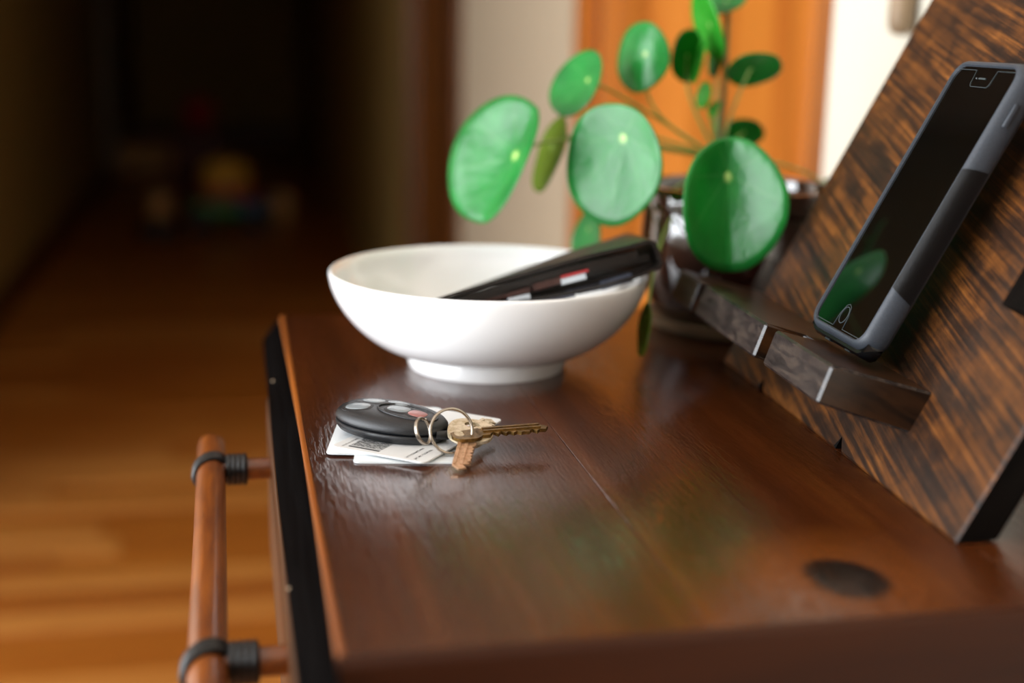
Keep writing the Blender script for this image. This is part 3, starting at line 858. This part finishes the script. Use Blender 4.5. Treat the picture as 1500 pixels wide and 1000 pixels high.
# big leaves in front
leaf((737, 240), .905, 194, 92, 66, 1, (.20, -.30), .06, -.27, 180, LEAF, -.22, .95, 1, [at(800, 190, .93)])
leaf((904, 239), .875, 178, 135, 98, 1, (.42, -.22), .22, 0, 0, LEAF, .06, .95, 2, [at(960, 212, .95)])
leaf((1066, 302), .860, 197, 150, 91, -1, (.47, .0), -.05, -.50, 180, LEAF, -.10, .785, 3, [at(1062, 245, .93)])
# upper, further leaves
leaf((846, 123), .925, 106, 58, 60, 1, (.25, -.4), .1, .0, 0, LEAF, .1, .95, 4, [at(930, 150, .95)])
leaf((806, 226), .950, 116, 34, 72, 1, (.2, 0), .05, 0, 0, LEAFOLIVE, 0, .95, 5, [at(870, 168, .96)])
leaf((933, 82), .930, 104, 84, 80, 1, (.1, -.3), -.20, .25, 180, LEAF, .12, .95, 6, [at(935, 160, .95)], 1)
leaf((1006, 82), .965, 78, 46, 86, -1, (0, 0), .1, 0, 0, LEAFDARK, 0, .95, 7, [at(1000, 130, .97)])
leaf((1023, 92), .955, 64, 14, 77, 1, (0, 0), .1, 0, 0, LEAFYOUNGLIT, 0, .95, 8)
leaf((1040, 36), .960, 108, 36, 110, 1, (0, 0), .15, 0, 0, LEAFYOUNGLIT, 0, .95, 9)
leaf((1049, 88), .975, 50, 20, 80, 1, (0, 0), .1, 0, 0, LEAFDARK, 0, .95, 10, [at(1050, 130, .98)])
leaf((1064, 2), .970, 62, 34, 20, 1, (0, 0), .1, 0, 0, LEAF, 0, .95, 11)
leaf((1104, 100), .960, 82, 46, 12, -1, (-.1, 0), .12, 0, 0, LEAF, 0, .95, 12, [at(1075, 150, .97)])
leaf((1090, 194), 1.02, 58, 42, 0, -1, (0, 0), .1, 0, 0, LEAFDARK, 0, .95, 13, [at(1075, 205, .99)])
leaf((861, 346), .960, 76, 40, 82, 1, (.3, 0), .1, 0, 0, LEAF, .3, .95, 14, [at(960, 300, .96)])
leaf((1033, 140), .955, 40, 20, 78, 1, (0, 0), .3, 0, 0, LEAFYOUNGLIT, 0, .95, 15, [at(1040, 170, .965)])
leaf((1047, 160), .960, 26, 13, 60, 1, (0, 0), .3, 0, 0, LEAFYOUNGLIT, 0, .95, 16, [at(1045, 180, .967)])
leaf((946, 482), .850, 80, 17, 86, 1, (.5, 0), .1, 0, 0, LEAFOLIVE, 0, .95, 17, [at(962, 330, .92)])
leaf((1232, 282), 1.00, 60, 40, 150, 1, (.4, 0), .1, 0, 0, LEAFDARK, 0, .95, 18, [at(1160, 236, .98)])

# ------------------------------------------------------------------ rounded tan blob on the wall by the door
bm = bmesh.new(); hk = on_y(1329, 50, 1.035)
bm_tube(bm, [(RX-.012, 1.035, hk.z+k) for k in (-.001, .001, .004, .010, .05, .11)], lambda t: (.004, .007, .0095, .0105, .0105, .0105)[int(round(t*5))], 16)
bm_box(bm, (RX-.006, 1.029, hk.z+.03), (RX, 1.041, hk.z+.10), .001, 1)
tag(link('wall_blob', bm, SAUCER, None, 50), 'tan rounded blob hanging down on the cream wall above the docking stand', 'blob')

# ------------------------------------------------------------------ toys far down the hall
TOYRED = plain('red_toy_plastic', '#a01818', .4); TOYYEL = plain('yellow_toy_plastic', '#d8a838', .4); TOYBLUE = plain('blue_toy_plastic', '#2a5a88', .4)
TOYGREEN = plain('green_toy_plastic', '#2f7d3a', .4); TOYTAN = plain('pale_toy_wood', '#c09050', .5); TOYBLACK = plain('black_toy_rubber', '#101010', .6); TOYBOX = plain('dark_toy_chest', '#4a1c14', .6)
truck = thing('toy_truck', 'toy truck with a yellow dome, red cab and blue-green base on the hall floor', 'toy', (-.04, 6.75, 0))
box('chassis', (-.22, 6.65, .06), (.02, 6.9, .15), TOYGREEN, truck, .02, 3)
box('loading_bed', (.02, 6.65, .06), (.16, 6.9, .15), TOYBLUE, truck, .02, 3)
box('cab', (-.16, 6.68, .15), (.10, 6.88, .22), TOYRED, truck, .02, 3)
lathe('dome', [(.0, .22), (.12, .22), (.13, .25), (.12, .30), (.08, .34), (.0, .36)], (-.04, 6.78, 0), TOYYEL, truck, 24)
for x in (-.17, .11):
    for y in (6.65, 6.88):
        bm = bmesh.new(); bmesh.ops.create_cone(bm, cap_ends=True, segments=20, radius1=.06, radius2=.06, depth=.05, matrix=Matrix.Translation((x, y, .06)) @ Matrix.Rotation(pi/2, 4, 'X'))
        link('wheel', bm, TOYBLACK, truck, 40)
def pix_floor(x, y): return on_z(x, y, 0)
chest = thing('toy_chest', 'dark red toy chest on the hall floor behind the toy truck', 'chest', (-.20, 8.3, 0))
box('body', (-.36, 8.2, 0), (-.04, 8.45, .34), TOYBOX, chest, .01, 2); box('lid', (-.37, 8.19, .34), (-.03, 8.46, .37), TOYBOX, chest, .008, 2)
bm = bmesh.new(); bmesh.ops.create_uvsphere(bm, u_segments=24, v_segments=14, radius=.10, matrix=Matrix.Translation((-.20, 8.32, .47)))
tag(link('toy_ball', bm, TOYRED, None, 180), 'red ball resting on the dark toy chest', 'ball')
b1 = box('toy_block', (-.42, 6.82, 0), (-.32, 6.92, .17), TOYTAN, None, .012, 2); tag(b1, 'pale wooden toy block standing left of the toy truck', 'toy block', 'wooden toy blocks')
b2 = box('toy_block', (.19, 6.95, 0), (.29, 7.05, .16), TOYTAN, None, .012, 2); tag(b2, 'pale wooden toy block standing right of the toy truck', 'toy block', 'wooden toy blocks')
bm = bmesh.new()
bm_loft(bm, [[V((-.36+.10*cos(a)*k, 6.45+.06*sin(a)*k, z)) for a in [2*pi*i/20 for i in range(20)]] for k, z in ((.9, 0), (1, .02), (1, .05), (.7, .09), (.2, .10))])
tag(link('toy_shoe', bm, TOYBLACK, None, 50), 'black soft shoe lying in front of the left toy block', 'shoe')
cb = thing('cardboard_box', 'low tan cardboard box far back against the left hall wall', 'box', (-.6, 9.6, 0))
box('body', (-.76, 9.4, 0), (-.35, 9.8, .16), TOYTAN, cb, .006, 1); box('lid', (-.765, 9.395, .16), (-.345, 9.805, .19), TOYTAN, cb, .006, 1)
